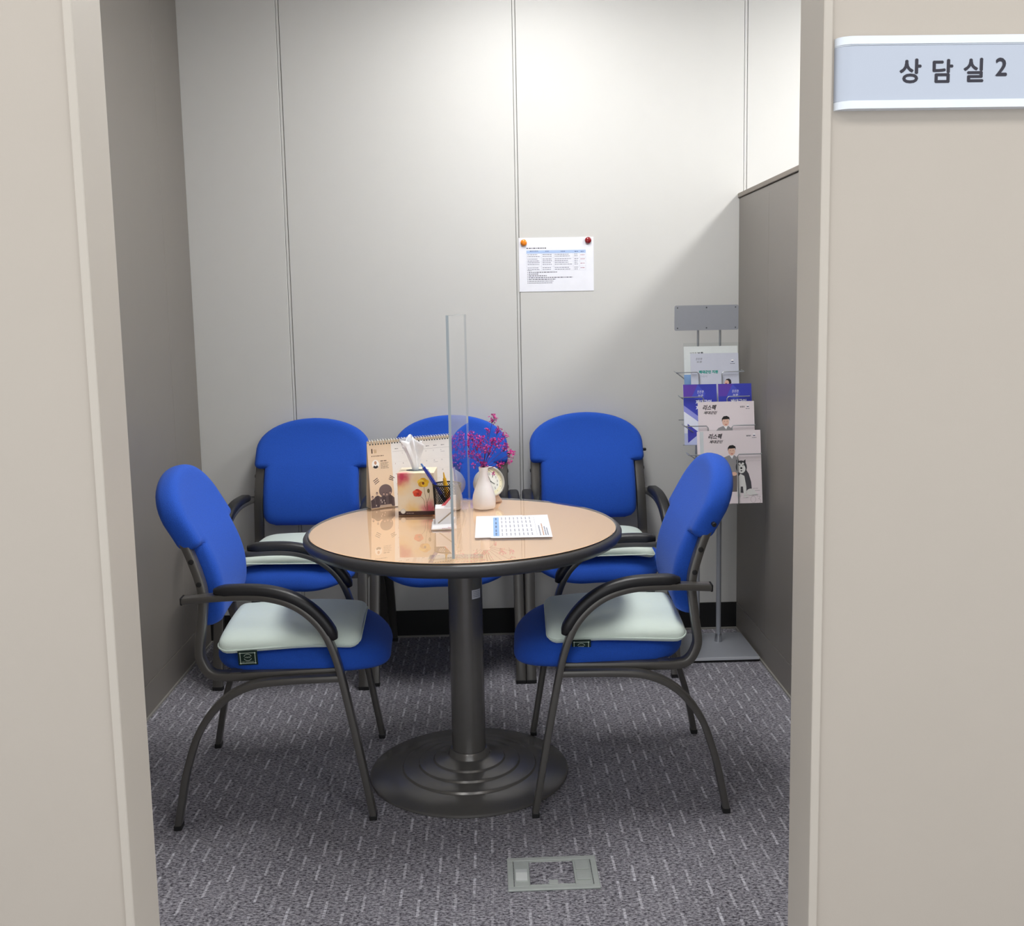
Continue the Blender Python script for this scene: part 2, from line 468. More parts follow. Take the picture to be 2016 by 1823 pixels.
# ------------------------------------------------------------------ armchair
def make_chair():
    t = thing('armchair', '', 'chair')
    OX = .25                                     # local x = s - OX, rear feet at s = 0
    def P(pts): return [(s-OX, y, z) for s, y, z in pts]
    tube = rrect(.036, .018, .0045, 2); bt = rrect(.036, .022, .0045, 2)
    for sg in (-1, 1):
        leg = [(.503, .262, .012), (.467, .260, .22), (.438, .258, .37), (.422, .257, .44)]
        arm = [(.422, .257, .44), (.398, .256, .504), (.363, .254, .551), (.316, .252, .586), (.26, .249, .605), (.20, .246, .611), (.12, .242, .610), (.040, .238, .605)]
        full = spline(P([(a, sg*b, c) for a, b, c in leg+arm[1:]]), 6)
        cut = 3*6
        fl = MB().sweep(full[:cut+1], tube, (0, 1, 0)).build('leg', frame_m, t, True)
        MB().box(.503-OX-.0098, .503-OX+.0098, sg*.262-.0185, sg*.262+.0185, 0, .014, .002).build('foot', foot_m, fl)
        at = MB().sweep(full[cut:], tube, (0, 1, 0)).build('arm_tube', frame_m, t, True)
        e = full[-1]
        MB().box(e.x-.005, e.x+.002, e.y-.018, e.y+.018, e.z-.010, e.z+.010, .003).build('end_cap', foot_m, at)
        # pad follows the outside of the arm tube
        pp = full[cut+4:-6]; pad = []
        for i, q in enumerate(pp):
            a = pp[max(0, i-1)]; b = pp[min(len(pp)-1, i+1)]; d = (b-a).normalized(); nrm = Vector((d.z, 0, -d.x))
            if nrm.z < 0: nrm = -nrm
            pad.append(q + nrm*.0165)
        scl = [(.5 if i in (0, len(pad)-1) else .85 if i in (1, len(pad)-2) else 1.) for i in range(len(pad))]
        MB().sweep(pad, rrect(.042, .028, .012, 4), (0, 1, 0), scale=scl).build('armrest', pad_m, t, True)
        rl = [(0., .255, .012), (.012, .255, .075), (.031, .255, .16), (.068, .255, .262), (.128, .256, .338), (.20, .256, .376), (.28, .256, .386), (.437, .257, .388)]
        lg = MB().sweep(spline(P([(a, sg*b, c) for a, b, c in rl]), 6), rrect(.034, .018, .0045, 2), (0, 1, 0)).build('leg', frame_m, t, True)
        MB().box(-OX-.0098, -OX+.0098, sg*.255-.0175, sg*.255+.0175, 0, .014, .002).build('foot', foot_m, lg)
        bp = [(.030, .202, .775), (.038, .203, .757), (.052, .205, .727), (.074, .206, .660), (.084, .208, .61), (.080, .212, .55), (.071, .217, .475), (.073, .218, .440), (.093, .219, .405), (.130, .220, .394), (.24, .221, .394), (.43, .222, .396)]
        po = MB().sweep(spline(P([(a, sg*b, c) for a, b, c in bp]), 6), bt, (0, 1, 0)).build('back_post', frame_m, t, True)
        for (s, z) in ((.062, .700), (.078, .640)):
            w = MB().lathe([(.007, -.0012), (.007, .0012), (.004, .0018)], 12)
            w.xform(Matrix.Translation((s-OX, sg*.2242, z)) @ Matrix.Rotation(-sg*math.pi/2, 4, 'X')).build('screw', foot_m, po)
    for s in (.16, .40):
        MB().sweep(P([(s, -.235, .398), (s, .235, .398)]), rrect(.03, .016, .004, 2), (1, 0, 0)).build('cross_bar', frame_m, t, True)
    k = MB().lathe([(.006, 0), (.006, .016), (.004, .018)], 12)
    k.xform(Matrix.Translation((.030-OX, .222, .768)) @ Matrix.Rotation(-math.pi/2, 4, 'X')).build('knob', foot_m, t, True)
    # seat: waterfall front
    s0, s1 = .095, .555
    def hw(s):
        W = .205+.032*min(1, (s-s0)/.30)
        r0, r1 = .10, .17
        if s < s0+r0: return W-r0+math.sqrt(max(0, r0*r0-(r0-(s-s0))**2))
        if s > s1-r1: return W-r1+math.sqrt(max(0, r1*r1-(r1-(s1-s))**2))*1.0
        return W
    vs = [s0+(s1-s0)*(.5-.5*math.cos(math.pi*i/34)) for i in range(35)]
    def smap(u, s, w):
        drop = -.045*max(0, (s-.40)/.16)**2
        return (s-OX, u, .427+drop+w - .32*u*u)
    pillow([(s, hw(s)) for s in vs], .038, .030, .052, smap, 14, 2.2).build('seat', blue_m, t, True, weld=1e-5)
    # backrest: wide domed head, narrower body between the posts
    rows = []
    vb, vm, vt = .509, .729, .916
    for i in range(14):
        v = vb+(vm-.0005-vb)*(i/13)**1.3; r = .045
        h = .188 if v > vb+r else .188-r+math.sqrt(max(0, r*r-(r-(v-vb))**2))
        rows.append((v, h - .004*(v-vb)/(vm-vb)))
    rows.append((vm, .19))
    for i in range(5):
        a = math.radians(90*i/4); rows.append((vm+.018*(1-math.cos(a))+.0005, .207+.018*math.sin(a)))
    for i in range(1, 15):
        f = math.sin(math.pi/2*i/14); v = .788+(vt-.788)*f
        rows.append((v, max(.0008, .225*math.sqrt(max(0, 1-f**2.25)))))
    prof = [(.50, .086), (.58, .094), (.65, .086), (.73, .056), (.80, .018), (.86, -.008), (.92, -.024)]
    def bmap(u, v, w):
        return (smooth_tab(prof, v)-OX + .15*u*u + w, u, v + .25*w)
    pillow(rows, .031, .031, .034, bmap, 14, 2.7).build('backrest', blue_m, t, True, weld=1e-5)
    return t

def copy_tree(o, parent=None):
    c = o.copy(); COL.objects.link(c); c.parent = parent
    for ch in list(o.children): copy_tree(ch, c)
    return c
chair = make_chair()
R_ = math.radians
CH = [(-.602, 2.825, 3.3, 'blue fabric armchair at the left front of the round table, facing right'),
      (.356, 2.816, 178.2, 'blue fabric armchair at the right front of the round table, facing left'),
      (-.715, 3.783, -94., 'blue fabric armchair against the back wall in the left corner behind the table'),
      (-.168, 3.790, -91.5, 'blue fabric armchair in the middle of the back row behind calendar and flowers'),
      (.379, 3.790, -88.5, 'blue fabric armchair against the back wall beside the brochure stand')]
for i, (x, y, a, lab) in enumerate(CH):
    c = chair if i == 0 else copy_tree(chair)
    c.location = (x, y, 0); c.rotation_euler = (0, 0, R_(a)); c['label'] = lab; c['group'] = 'blue armchairs around the table'

# seat cushions, each a foam pad with a woven tag
def cushion(x, y, z, rz, label, tag_u=None, tag_side=-1, droop=1.):
    t = thing('seat_cushion', label, 'cushion', (x, y, z), rz, 'mint seat cushions')
    a, b = .184, .190
    def hw(s):
        W = b-.012*(s+a)/(2*a); r = .032
        d = min(s+a, a-s)
        return W if d > r else W-r+math.sqrt(max(0, r*r-(r-d)**2))
    vs = [-a*math.cos(math.pi*i/24) for i in range(25)]
    def mp(u, s, w):
        return (s, u, .018 + w + .006*math.sin(s*9+1)*math.cos(u*7) - .34*u*u - 2.2*droop*max(0, abs(u)-.12)**2 - droop*.35*max(0, s)**2)
    body = pillow([(s, hw(s)) for s in vs], .018, .016, .024, mp, 14, 2.3)
    body.build('pad', cush_m, t, True, weld=1e-5)
    # piping seam around the edge
    loop = [(hw(s), s) for s in vs]+[(-hw(s), s) for s in vs[::-1]]
    pts = [Vector(mp(u*1.003, s*1.003, 0.)) for u, s in loop]
    MB().sweep(pts+[pts[0], pts[1]], circ(.0022, 6)).build('piping', cush_m, t, True)
    if tag_u is not None:
        y0 = tag_side*(hw(tag_u)+.004); w, h = .05, .042
        g = link('tag', None, t, Vector(mp(tag_side*hw(tag_u), tag_u, -.002))+Vector((0, tag_side*.004, -.020)), (R_(-12*tag_side if tag_side < 0 else 12), 0, 0 if tag_side < 0 else math.pi), label='dark green woven tag')
        MB().box(-w/2, w/2, 0, .002, -h/2, h/2, .0006, 1).build('tag_cloth', M('dark_green_tag', (16, 42, 34), .8), g)
        p = Print(w, h); p.ink((205, 220, 205))
        p.line([(-.019, -.015), (.019, -.015), (.019, .015), (-.019, .015), (-.019, -.015)], .0016)
        for (u, v) in ((-.019, -.015), (.019, -.015), (.019, .015), (-.019, .015)): p.oval(u, v, .0022, n=8, l=2)
        for a0 in (20, 200):
            p.line([(.010*math.cos(R_(a0+i*14)), .002+.0095*math.sin(R_(a0+i*14))) for i in range(11)], .0011)
        p.text('UQOP', -.0075, .000, .0042, 1, .015)
        p.text('HIGH TECHNOLOGY', -.0155, -.0125, .0026, 1, .031)
        p.build('tag_print', g)
    return t
cushion(-.553, 2.793, .466, R_(3.3), 'pale mint foam cushion with green tag on the left front chair', -.105, -1)
cushion(.325, 2.786, .466, R_(178.2), 'pale mint foam cushion with green tag on the right front chair', .095, 1)
cushion(-.709, 3.690, .466, R_(-94), 'pale mint foam cushion on the chair in the left back corner')
cushion(.386, 3.690, .466, R_(-88.5), 'pale mint foam cushion on the back chair beside the brochure stand')

# ------------------------------------------------------------------ round table
TX, TY, TZ = -.0847, 2.839, .7264
tb = thing('round_table', 'round pedestal table with tan top under glass and charcoal rim', 'table', (TX, TY, 0))
base = [(.2835, 0.), (.2860, .003), (.2850, .009), (.279, .0125), (.194, .0215), (.190, .0268), (.186, .0280), (.147, .0315), (.143, .0365), (.139, .0378), (.104, .0410), (.100, .0458), (.096, .0470), (.066, .0510), (.060, .0550), (.0555, .069), (.052, .073)]
bo_ = MB().lathe(base, 96).build('base', tblmetal_m, tb); smooth_by_angle(bo_.data, 28)
MB().lathe([(.0485, .055), (.0485, .681)], 48).build('column', tblmetal_m, tb, True)
MB().lathe([(.13, .661), (.15, .671), (.15, .684)], 40).build('top_plate', tblmetal_m, tb, True)
rim = [(.405, .683), (.424, .685), (.437, .692), (.4445, .703), (.4445, .712), (.4405, .7185), (.4355, .7205), (.4325, .7192), (.4270, .7195)]
MB().lathe(rim, 120, capt=False).build('rim', edge_m, tb, True)
MB().lathe([(.4275, .706), (.4275, .7202)], 120).build('table_top', lam_m, tb, True)
g = MB(); g.use(glass_m); g.lathe([(.4285, .7259), (.4302, .7244)], 120, capb=True, capt=False)
g.use(M('glass_edge_gap_shade', (40, 42, 42), .15, coat=.5)); g.lathe([(.4302, .7244), (.4302, .7212), (.4290, .7206)], 120, capb=False, capt=False)  # edge coloured dark to stand in for the shadow gap at the rim
g.build('glass_top', None, tb, True)
st = Print(.03, .02); st.map = lambda q: ((.0492-q[1])*math.sin(q[0]/.05), -(.0492-q[1])*math.cos(q[0]/.05), q[2])
n = 6
st.ink((205, 206, 210))
for i in range(n): st.rect(-.016+.032*i/n, -.013, -.016+.032*(i+1)/n, .013, 1)
st.ink((120, 122, 128))
for k in range(4): st.scribble(-.012, .007-.0048*k, .024, .0016, 2)
so = st.build('sticker', tb, 'small white maker sticker on the column'); so.location = (0, 0, .537); so.rotation_euler = (0, 0, R_(42))

# ------------------------------------------------------------------ acrylic screen on the table
AX, AY = -.0875, 2.8365
sc_ = thing('acrylic_screen', 'upright clear acrylic divider screen standing across the middle of the table', 'screen', (AX, AY, TZ), R_(-1.64))
a = MB(); a.use(acryl_m)
H2 = .589
a.box(-.0030, .0030, -.4025+.0015, .4025-.0015, .003, H2)
a.build('sheet', None, sc_)
for y in (-.4025, .401):
    MB().box(-.0032, .0032, y, y+.0015, .003, H2).build('polished_edge', acedge_m, sc_)
MB().box(-.0032, .0032, -.4025, .4025, H2, H2+.0015).build('polished_edge', acedge_m, sc_)
for y in (-.400, .360):
    MB().box(-.062, .072, y, y+.04, .0003, .004).build('foot_plate', clear_mat('acrylic_foot', (.97, .975, .96), 1.5, 1.), sc_)

# ------------------------------------------------------------------ desk calendar
cal = thing('desk_calendar', 'spiral-bound desk calendar open at January with a historic group photo', 'calendar', (-.374, 3.110, TZ), R_(27))
CW, CHh, LEAN = .284, .208, R_(6)
def lean(me_mb, sgn=1): return me_mb
cf = link('front_sheet', None, cal, (0, 0, .0006), (-LEAN, 0, 0))
MB().box(0, CW, 0, .0018, 0, CHh).build('page', M('calendar_card', (242, 240, 238), .7), cf)
p = Print(CW, CHh)
p.ink((236, 212, 184)); p.rect(0, 0, .078, CHh-.002, 1)
p.ink((70, 48, 34)); p.rect(.013, .170, .0168, .184, 2)
p.ink((172, 132, 60)); p.text('월', .0195, .1705, .0115, 2, .010)
p.ink((110, 84, 60)); p.scribble(.012, .160, .040, .0026, 2, .004)
p.ink((250, 248, 244)); p.oval(.0235, .136, .0118, .0135, 2, 28)
p.ink((196, 150, 122)); p.oval(.0235, .1405, .0042, .0056, 3)
p.ink((46, 44, 50)); p.poly([(.0148, .1275), (.0185, .1325), (.0235, .1300), (.0285, .1325), (.0322, .1275), (.0285, .1242), (.0235, .1228), (.0185, .1242)], 3)
p.ink((245, 245, 245)); p.poly([(.0215, .1335), (.0255, .1335), (.0235, .1285)], 4)
p.ink((92, 74, 62)); p.scribble(.040, .1435, .020, .0026, 2, .01)
for k in range(5): p.scribble(.040, .1385-.0042*k, .026-.003*(k % 2), .0013, 2, .006)
p.ink((96, 84, 84))
for (cx, cy, s) in ((.022, .084, 1), (.073, .088, -1)):
    for k in (-1, 0, 1):
        dx, dy = .0048*k*.5, -.0048*k*.87*1.2
        ang = R_(32*s); ux, uy = .0085*math.cos(ang), .0085*math.sin(ang)
        if cx+dx+ux < .0785: p.line([(cx+dx*s-ux, cy+dy-uy), (cx+dx*s+ux, cy+dy+uy)], .0024, 2)
        else: p.line([(cx+dx*s-ux, cy+dy-uy), (.078, cy+dy+uy*.3)], .0024, 2)
p.ink((112, 96, 98)); p.oval(.050, .052, .0215, .020, 2, 32)
p.ink((94, 82, 86))
p.poly([(.0005, .002), (.0005, .026), (.010, .031), (.016, .037), (.026, .039), (.033, .034), (.040, .037), (.050, .033), (.058, .037), (.070, .035), (.0775, .028), (.0775, .002)], 3)
for (u, v) in ((.0065, .0345), (.0215, .0450), (.0435, .0425), (.0645, .0450), (.0535, .0405)):
    p.ink((84, 70, 72)); p.oval(u, v+.0012, .0032, .0044, 4, 14)
    p.ink((186, 160, 150)); p.oval(u, v-.0005, .0026, .0034, 5, 14)
p.ink((74, 62, 68))
for u, h in ((.0215, .010), (.0435, .008), (.0645, .010), (.007, 0.)): p.poly([(max(.0005, u-.0065), .004), (max(.0005, u-.0060), .024+h), (u, .030+h), (min(.0775, u+.0060), .024+h), (min(.0775, u+.0065), .004)], 3.5)
p.ink((186, 166, 150)); p.poly([(.025, .001), (.070, .001), (.066, .009), (.030, .009)], 6)
p.ink((206, 196, 190))
for (u, v) in ((.033, .024), (.036, .018), (.043, .022), (.017, .009), (.045, .014)): p.oval(u, v, .0014, .0030, 5, 8)
p.ink((120, 120, 126))
cols = [.084+.0262*i for i in range(7)]
for i, u in enumerate(cols):
    p.scribble(u+.006, .178, .011, .002, 1, .005)
p.rect(.082, .1705, CW-.004, .1709, 1)
d = 1
for r in range(5):
    for i in range(7):
        dd = r*7+i-1+1
        if 1 <= dd <= 31:
            p.ink((150, 60, 60) if i == 0 else (104, 106, 114)); p.text(str(dd), cols[i]+.004, .1620-.0315*r, .0036, 1)
            if (dd*7) % 3 == 0: p.ink((170, 170, 176)); p.scribble(cols[i]+.004, .1575-.0315*r, .014, .0012, 1)
p.ink((200, 200, 204))
for r in range(1, 5): p.rect(.082, .1690-.0315*r, CW-.004, .1692-.0315*r, 1)
p.build('page_print', cf)
bk = link('back_board', None, cal, (0, 2*CHh*math.sin(LEAN)-.0, .0006), (LEAN, 0, 0))
MB().box(0, CW, -.0018, 0, 0, CHh).build('board', M('calendar_board', (214, 196, 170), .7), bk)
MB().box(.002, CW-.002, .004, 2*CHh*math.sin(LEAN)-.004, .0003, .0016).build('base_board', MATS['calendar_board'], cal)
rg = M('spiral_wire', (238, 235, 226), .3, metal=.5)
yt, zt = CHh*math.sin(LEAN), CHh*math.cos(LEAN)
for i in range(31):
    u = .007+i*(CW-.014)/30
    hb = MB(); hb.box(u-.0021, u+.0021, yt-.0105, yt-.0098, zt-.0105, zt-.0062).build('punch_hole', M('punch_hole_dark', (70, 78, 76), .8), cal) if i % 1 == 0 else None
    pts = [(u, yt-.0105*math.cos(q), zt-.004+.009*math.sin(q)) for q in [R_(-35+25*k) for k in range(11)]]
    MB().sweep(pts, circ(.00095, 5)).build('spiral_ring', rg, cal)

# ------------------------------------------------------------------ tissue box
BX0, BX1, BY0, BY1, BH = -.280, -.171, 3.000, 3.112, .127
bx = thing('tissue_box', 'cube tissue box printed with red and yellow poppies', 'tissue box', ((BX0+BX1)/2, (BY0+BY1)/2, TZ), R_(-2))
bw = (BX1-BX0)/2
def box_print_mat():
    m = bpy.data.materials.new('poppy_box_card'); m.use_nodes = True
    nt = m.node_tree; b = nt.nodes['Principled BSDF']; L = nt.links.new
    tc = nt.nodes.new('ShaderNodeTexCoord')
    nz = nt.nodes.new('ShaderNodeTexNoise'); nz.inputs['Scale'].default_value = 40; L(tc.outputs['Object'], nz.inputs['Vector'])
    va = nt.nodes.new('ShaderNodeVectorMath'); va.operation = 'MULTIPLY_ADD'; L(nz.outputs['Color'], va.inputs[0])
    va.inputs[1].default_value = (.03, .03, .03); va.inputs[2].default_value = (-.015, -.015, -.015)
    vb = nt.nodes.new('ShaderNodeVectorMath'); vb.operation = 'ADD'; L(va.outputs[0], vb.inputs[0]); L(tc.outputs['Object'], vb.inputs[1])
    cur = None
    base = lin((240, 226, 200))
    for (c, r, col, am) in (((-.045, -.056, .095), .040, (244, 205, 130), .75), ((-.040, -.056, .116), .034, (206, 32, 92), .95), ((.005, -.056, .110), .022, (240, 200, 120), .5),
                            ((-.010, -.056, .016), .034, (240, 200, 110), .8), ((.040, -.056, .018), .034, (214, 62, 100), .9)):
        ds = nt.nodes.new('ShaderNodeVectorMath'); ds.operation = 'DISTANCE'; L(vb.outputs[0], ds.inputs[0]); ds.inputs[1].default_value = c
        mr = nt.nodes.new('ShaderNodeMapRange'); mr.interpolation_type = 'SMOOTHSTEP'
        mr.inputs[1].default_value = r*1.15; mr.inputs[2].default_value = r*.1; mr.inputs[3].default_value = 0; mr.inputs[4].default_value = am
        L(ds.outputs['Value'], mr.inputs[0])
        mx = nt.nodes.new('ShaderNodeMix'); mx.data_type = 'RGBA'
        L(mr.outputs[0], mx.inputs[0])
        if cur is None: mx.inputs[6].default_value = base+(1,)
        else: L(cur, mx.inputs[6])
        mx.inputs[7].default_value = lin(col)+(1,); cur = mx.outputs[2]
    L(cur, b.inputs['Base Color']); b.inputs['Roughness'].default_value = .5
    return m
MB().box(-bw, bw, -.056, .056, .0005, BH, .0008, 1).build('carton', box_print_mat(), bx)
p = Print(.1, .12)
p.ink((64, 38, 34)); p.rect(-.0535, .0008, .0535, .0125, 1)
p.ink((240, 236, 226)); p.oval(-.040, .0125, .0075, None, 2, 24); p.ink((150, 140, 128)); p.line([(-.040+.0066*math.cos(R_(i*20)), .0125+.0066*math.sin(R_(i*20))) for i in range(19)], .0005, 3)
p.ink((170, 150, 140)); p.scribble(-.030, .0055, .022, .0018, 2, .004)
p.ink((120, 92, 56))
for pts in ([(.024, .086), (.026, .066), (.030, .045), (.033, .028), (.034, .014)], [(.012, .058), (.020, .050), (.024, .040), (.025, .026), (.030, .014)], [(.040, .068), (.039, .055), (.035, .046), (.032, .036), (.031, .024), (.033, .014)]):
    p.line([(q.x, q.y) for q in spline([(u, v, 0) for u, v in pts], 5)], .0009, 2)
def petals(u, v, r, cols, n, l):
    for k in range(n):
        a = 2*math.pi*k/n+.3; p.ink(cols[k % len(cols)])
        p.oval(u+r*.45*math.cos(a), v+r*.38*math.sin(a), r*.62, r*.5, l+.2*k, 16)
petals(.022, .098, .0165, [(240, 196, 40), (226, 172, 24), (248, 214, 80), (214, 158, 20)], 5, 3)
p.ink((120, 60, 20)); p.oval(.022, .096, .0036, .0044, 5, 12)
petals(.004, .067, .0135, [(222, 74, 44), (204, 54, 36), (232, 96, 60)], 5, 3)
p.ink((150, 36, 30)); p.oval(.006, .064, .0032, .0026, 5, 12)
p.ink((92, 84, 44)); p.oval(.037, .073, .0038, .0066, 3, 14); p.ink((140, 120, 60)); p.oval(.0365, .074, .0014, .0050, 4, 10)
pr = p.build('front_print', bx); pr.location = (0, -.0562, 0)
ho = MB(); ho.lathe([(.034, 0), (.034, .0007)], 28); ho.xform(Matrix.Diagonal((1, .62, 1, 1)))
ho.build('opening', M('tissue_opening', (96, 108, 112), .7), bx).location = (0, 0, BH)
# crumpled tissue, a pinched sheet fanning out upward
tm = MB(); nu, nv = 36, 14; vs = []
for j in range(nv):
    f = j/(nv-1)
    for i in range(nu):
        g = i/nu*2*math.pi
        fold = .5+.5*math.sin(g*3+f*1.6)+.35*math.sin(g*7+1.1+f*3)
        rad = .006+f*(.014+.024*fold*(.35+.65*f)) - .010*f*f
        hh = .104*f*(1-.20*f*(.5+.5*math.sin(g*2+.8))) + .010*f*math.sin(g*5)
        vs.append((-.006-.014*f**1.5+rad*1.25*math.cos(g), rad*.8*math.sin(g), BH-.004+hh))
fs = [[j*nu+i, j*nu+(i+1) % nu, (j+1)*nu+(i+1) % nu, (j+1)*nu+i] for j in range(nv-1) for i in range(nu)]
tm._add(vs, fs)
ts = tm.build('tissue', M('tissue_paper', (246, 247, 250), .9, bump=(120, .3)), bx, True)
ts.modifiers.new('thick', 'SOLIDIFY').thickness = .0006

# ------------------------------------------------------------------ pen cup and pens
PX, PY = -.134, 2.965
pc = thing('pen_cup', 'round black wire mesh pen cup beside the tissue box', 'pen cup', (PX, PY, TZ))
N, K = 44, 22; R0, R1, HC = .036, .041, .098
mw = MB(); vs = []; fs = []
for j in range(K+1):
    for i in range(N):
        a = 2*math.pi*(i+(.5 if j % 2 else 0))/N; r = R0+(R1-R0)*j/K
        vs.append((r*math.cos(a), r*math.sin(a), .003+(HC-.003)*j/K))
for j in range(0, K-1):
    for i in range(N):
        if j % 2 == 0: q = [j*N+i, (j+1)*N+i, (j+2)*N+i, (j+1)*N+(i-1) % N]
        else: q = [j*N+i, (j+1)*N+(i+1) % N, (j+2)*N+i, (j+1)*N+i]
        fs.append(q)
mw._add(vs, fs)
wm = M('black_mesh_wire', (20, 20, 22), .4, metal=.3)
o = mw.build('mesh_wall', wm, pc, weld=1e-6)
wf_ = o.modifiers.new('wire', 'WIREFRAME'); wf_.thickness = .0019; wf_.use_replace = True
MB().sweep([(R1*math.cos(2*math.pi*i/40), R1*math.sin(2*math.pi*i/40), HC) for i in range(42)], circ(.0022, 8)).build('top_ring', wm, pc, True)
MB().lathe([(R0+.001, 0), (R0+.001, .004)], 36).build('bottom', wm, pc, True)
def pen(name, label, cat, a, b, r, mats, grp=None):
    a = Vector(a); b = Vector(b); d = b-a
    t = thing(name, label, cat, a, rot=d.to_track_quat('Z', 'Y').to_euler(), group=grp)
    L = d.length
    for nm, f0, f1, r0, r1, m in mats:
        MB().lathe([(r0, L*f0), (r0*.5+r1*.5, L*(f0+f1)/2), (r1, L*f1)], 14).build(nm, m, t, True)
    return t
bl = M('blue_pen_plastic', (28, 52, 160), .25, coat=.4); dkb = M('dark_blue_grip', (24, 28, 62), .5)
cl = M('pale_blue_button', (90, 140, 210), .3)
bp_ = pen('ballpoint_pen', 'blue ballpoint pen leaning left in the mesh cup', 'pen', (-.118, 2.976, TZ+.010), (-.206, 2.950, .888), .005,
    [('tip', 0, .06, .0012, .0035, wire_m), ('grip', .06, .38, .0052, .0054, dkb), ('barrel', .38, .93, .0052, .0048, bl), ('button', .93, 1., .0028, .0026, cl)])
MB().box(-.0012, .0012, .0055, .0068, .10, .150, .0004, 1).build('clip', bl, bp_)
yl = M('yellow_marker_plastic', (238, 182, 20), .35, coat=.3)
pen('marker_pen', 'yellow marker pen standing in the mesh cup', 'pen', (-.128, 2.975, TZ+.010), (-.143, 2.970, .858), .006,
    [('barrel', 0, .70, .0066, .0066, yl), ('collar', .70, .86, .0060, .0048, yl), ('tip', .86, 1., .0030, .0016, yl)])
pen('pencil', 'short orange pencil deep inside the mesh cup', 'pencil', (-.150, 2.985, TZ+.010), (-.120, 2.947, .815), .004,
    [('shaft', 0, .92, .0038, .0038, M('orange_pencil', (206, 112, 60), .5)), ('tip', .92, 1., .0036, .0008, M('pencil_wood', (222, 186, 140), .7))])

# ------------------------------------------------------------------ white folded memo holder
mh = thing('memo_holder', 'white folded card memo holder with a slanted slot in front of the mesh cup', 'memo holder', (-.134, 2.836, TZ), R_(2))
wc = M('white_card', (240, 238, 240), .7)
MB().box(-.040, .030, -.052, .050, .0005, .004, .0008, 1).build('base_tray', wc, mh)
MB().prism([(-.052, .004), (-.046, .008), (.046, .012), (.050, .004)], 0, -.037, .028).build('lip', wc, mh)
MB().box(-.029, .030, -.016, .044, .004, .054, .001, 1).build('block', wc, mh)
MB().prism([(-.004, .054), (.030, .054), (.030, .088), (.024, .088)], 1, -.010, .000).build('fin', wc, mh)
p = Print(.06, .05); p.ink((172, 158, 140)); p.line([(-.021, .012), (.026, .050)], .0036, 1)
q = p.build('slot', mh, 'tan slanted slot'); q.location = (0, -.0163, 0)
MB().prism([(-.012, .056), (.018, .056), (.018, .084)], 1, .012, .014).build('pink_sheet', M('pink_sheet', (226, 104, 108), .7), mh)
p = Print(.06, .05); p.ink((206, 130, 150)); p.scribble(-.010, .0040, .034, .0012, 1, .003); p.scribble(.006, .0068, .018, .0012, 1, .003)
q = p.build('lip_print', mh); q.location = (0, -.0524, .0)

# ------------------------------------------------------------------ vase, flowers, clock
VX, VY = -.027, 3.087
MB().lathe([(.0, .0003), (.031, .0003), (.0338, .003), (.0352, .016), (.0352, .030), (.0335, .042), (.0285, .058), (.0220, .074), (.0168, .090), (.0140, .104), (.0135, .116), (.0150, .1255), (.0148, .1275), (.0128, .1265), (.0115, .116), (.0118, .100), (.010, .09)], 48, capb=False).build('vase', white_m, None, True, weld=1e-6,
    loc=(VX, VY, TZ), label='small white bottle-shaped ceramic vase right of the acrylic screen', cat='vase')
fl = thing('dried_flowers', 'bunch of magenta dried gypsophila sprigs standing in the white vase', 'flowers', (VX, VY, TZ+.112))
fm = [M('magenta_bloom', (206, 36, 150), .7), M('deep_magenta_bloom', (160, 20, 112), .7), M('pink_bloom', (238, 110, 184), .7)]
stem_m = M('purple_stem', (104, 40, 88), .7)
rnd = random.Random(11)
# branch tips relative to the vase mouth: (dx, dy, dz, spread, blossoms)
tips = [(-.035, 0, .098, .020, 34), (-.008, -.01, .092, .018, 30), (-.022, .012, .070, .020, 34), (.006, -.012, .064, .022, 34), (.030, .008, .082, .018, 30), (.048, -.004, .078, .018, 26),
        (.070, .01, .064, .016, 22), (.032, 0, .146, .017, 26), (.048, .014, .112, .014, 18), (.066, .004, .098, .014, 16), (.086, -.006, .050, .014, 22), (-.040, .012, .048, .016, 18), (-.018, -.012, .042, .018, 20),
        (.0, .0, .020, .014, 22), (.052, -.012, .020, .012, 16), (-.05, 0, .078, .012, 12), (.018, .014, .112, .012, 10), (.082, .012, .024, .010, 10), (-.028, -.014, .020, .010, 8), (.030, -.016, -.004, .006, 6), (.020, .0, .056, .018, 18)]
blo = MB()
def bloom(c, r):
    blo.use(fm[0] if rnd.random() < .55 else fm[1] if rnd.random() < .6 else fm[2])
    ax = Vector((rnd.gauss(0, 1), rnd.gauss(0, 1), rnd.gauss(0, 1)+.6)).normalized()
    e1 = ax.orthogonal().normalized(); e2 = ax.cross(e1)
    for k in range(4):
        a = k*math.pi/2+rnd.random(); d = (e1*math.cos(a)+e2*math.sin(a)); w = (e1*-math.sin(a)+e2*math.cos(a))
        blo._add([c-ax*r*.3, c+d*r*.8+w*r*.5+ax*r*.5, c+d*r*1.3+ax*r*.7, c+d*r*.8-w*r*.5+ax*r*.5], [[0, 1, 2, 3]])
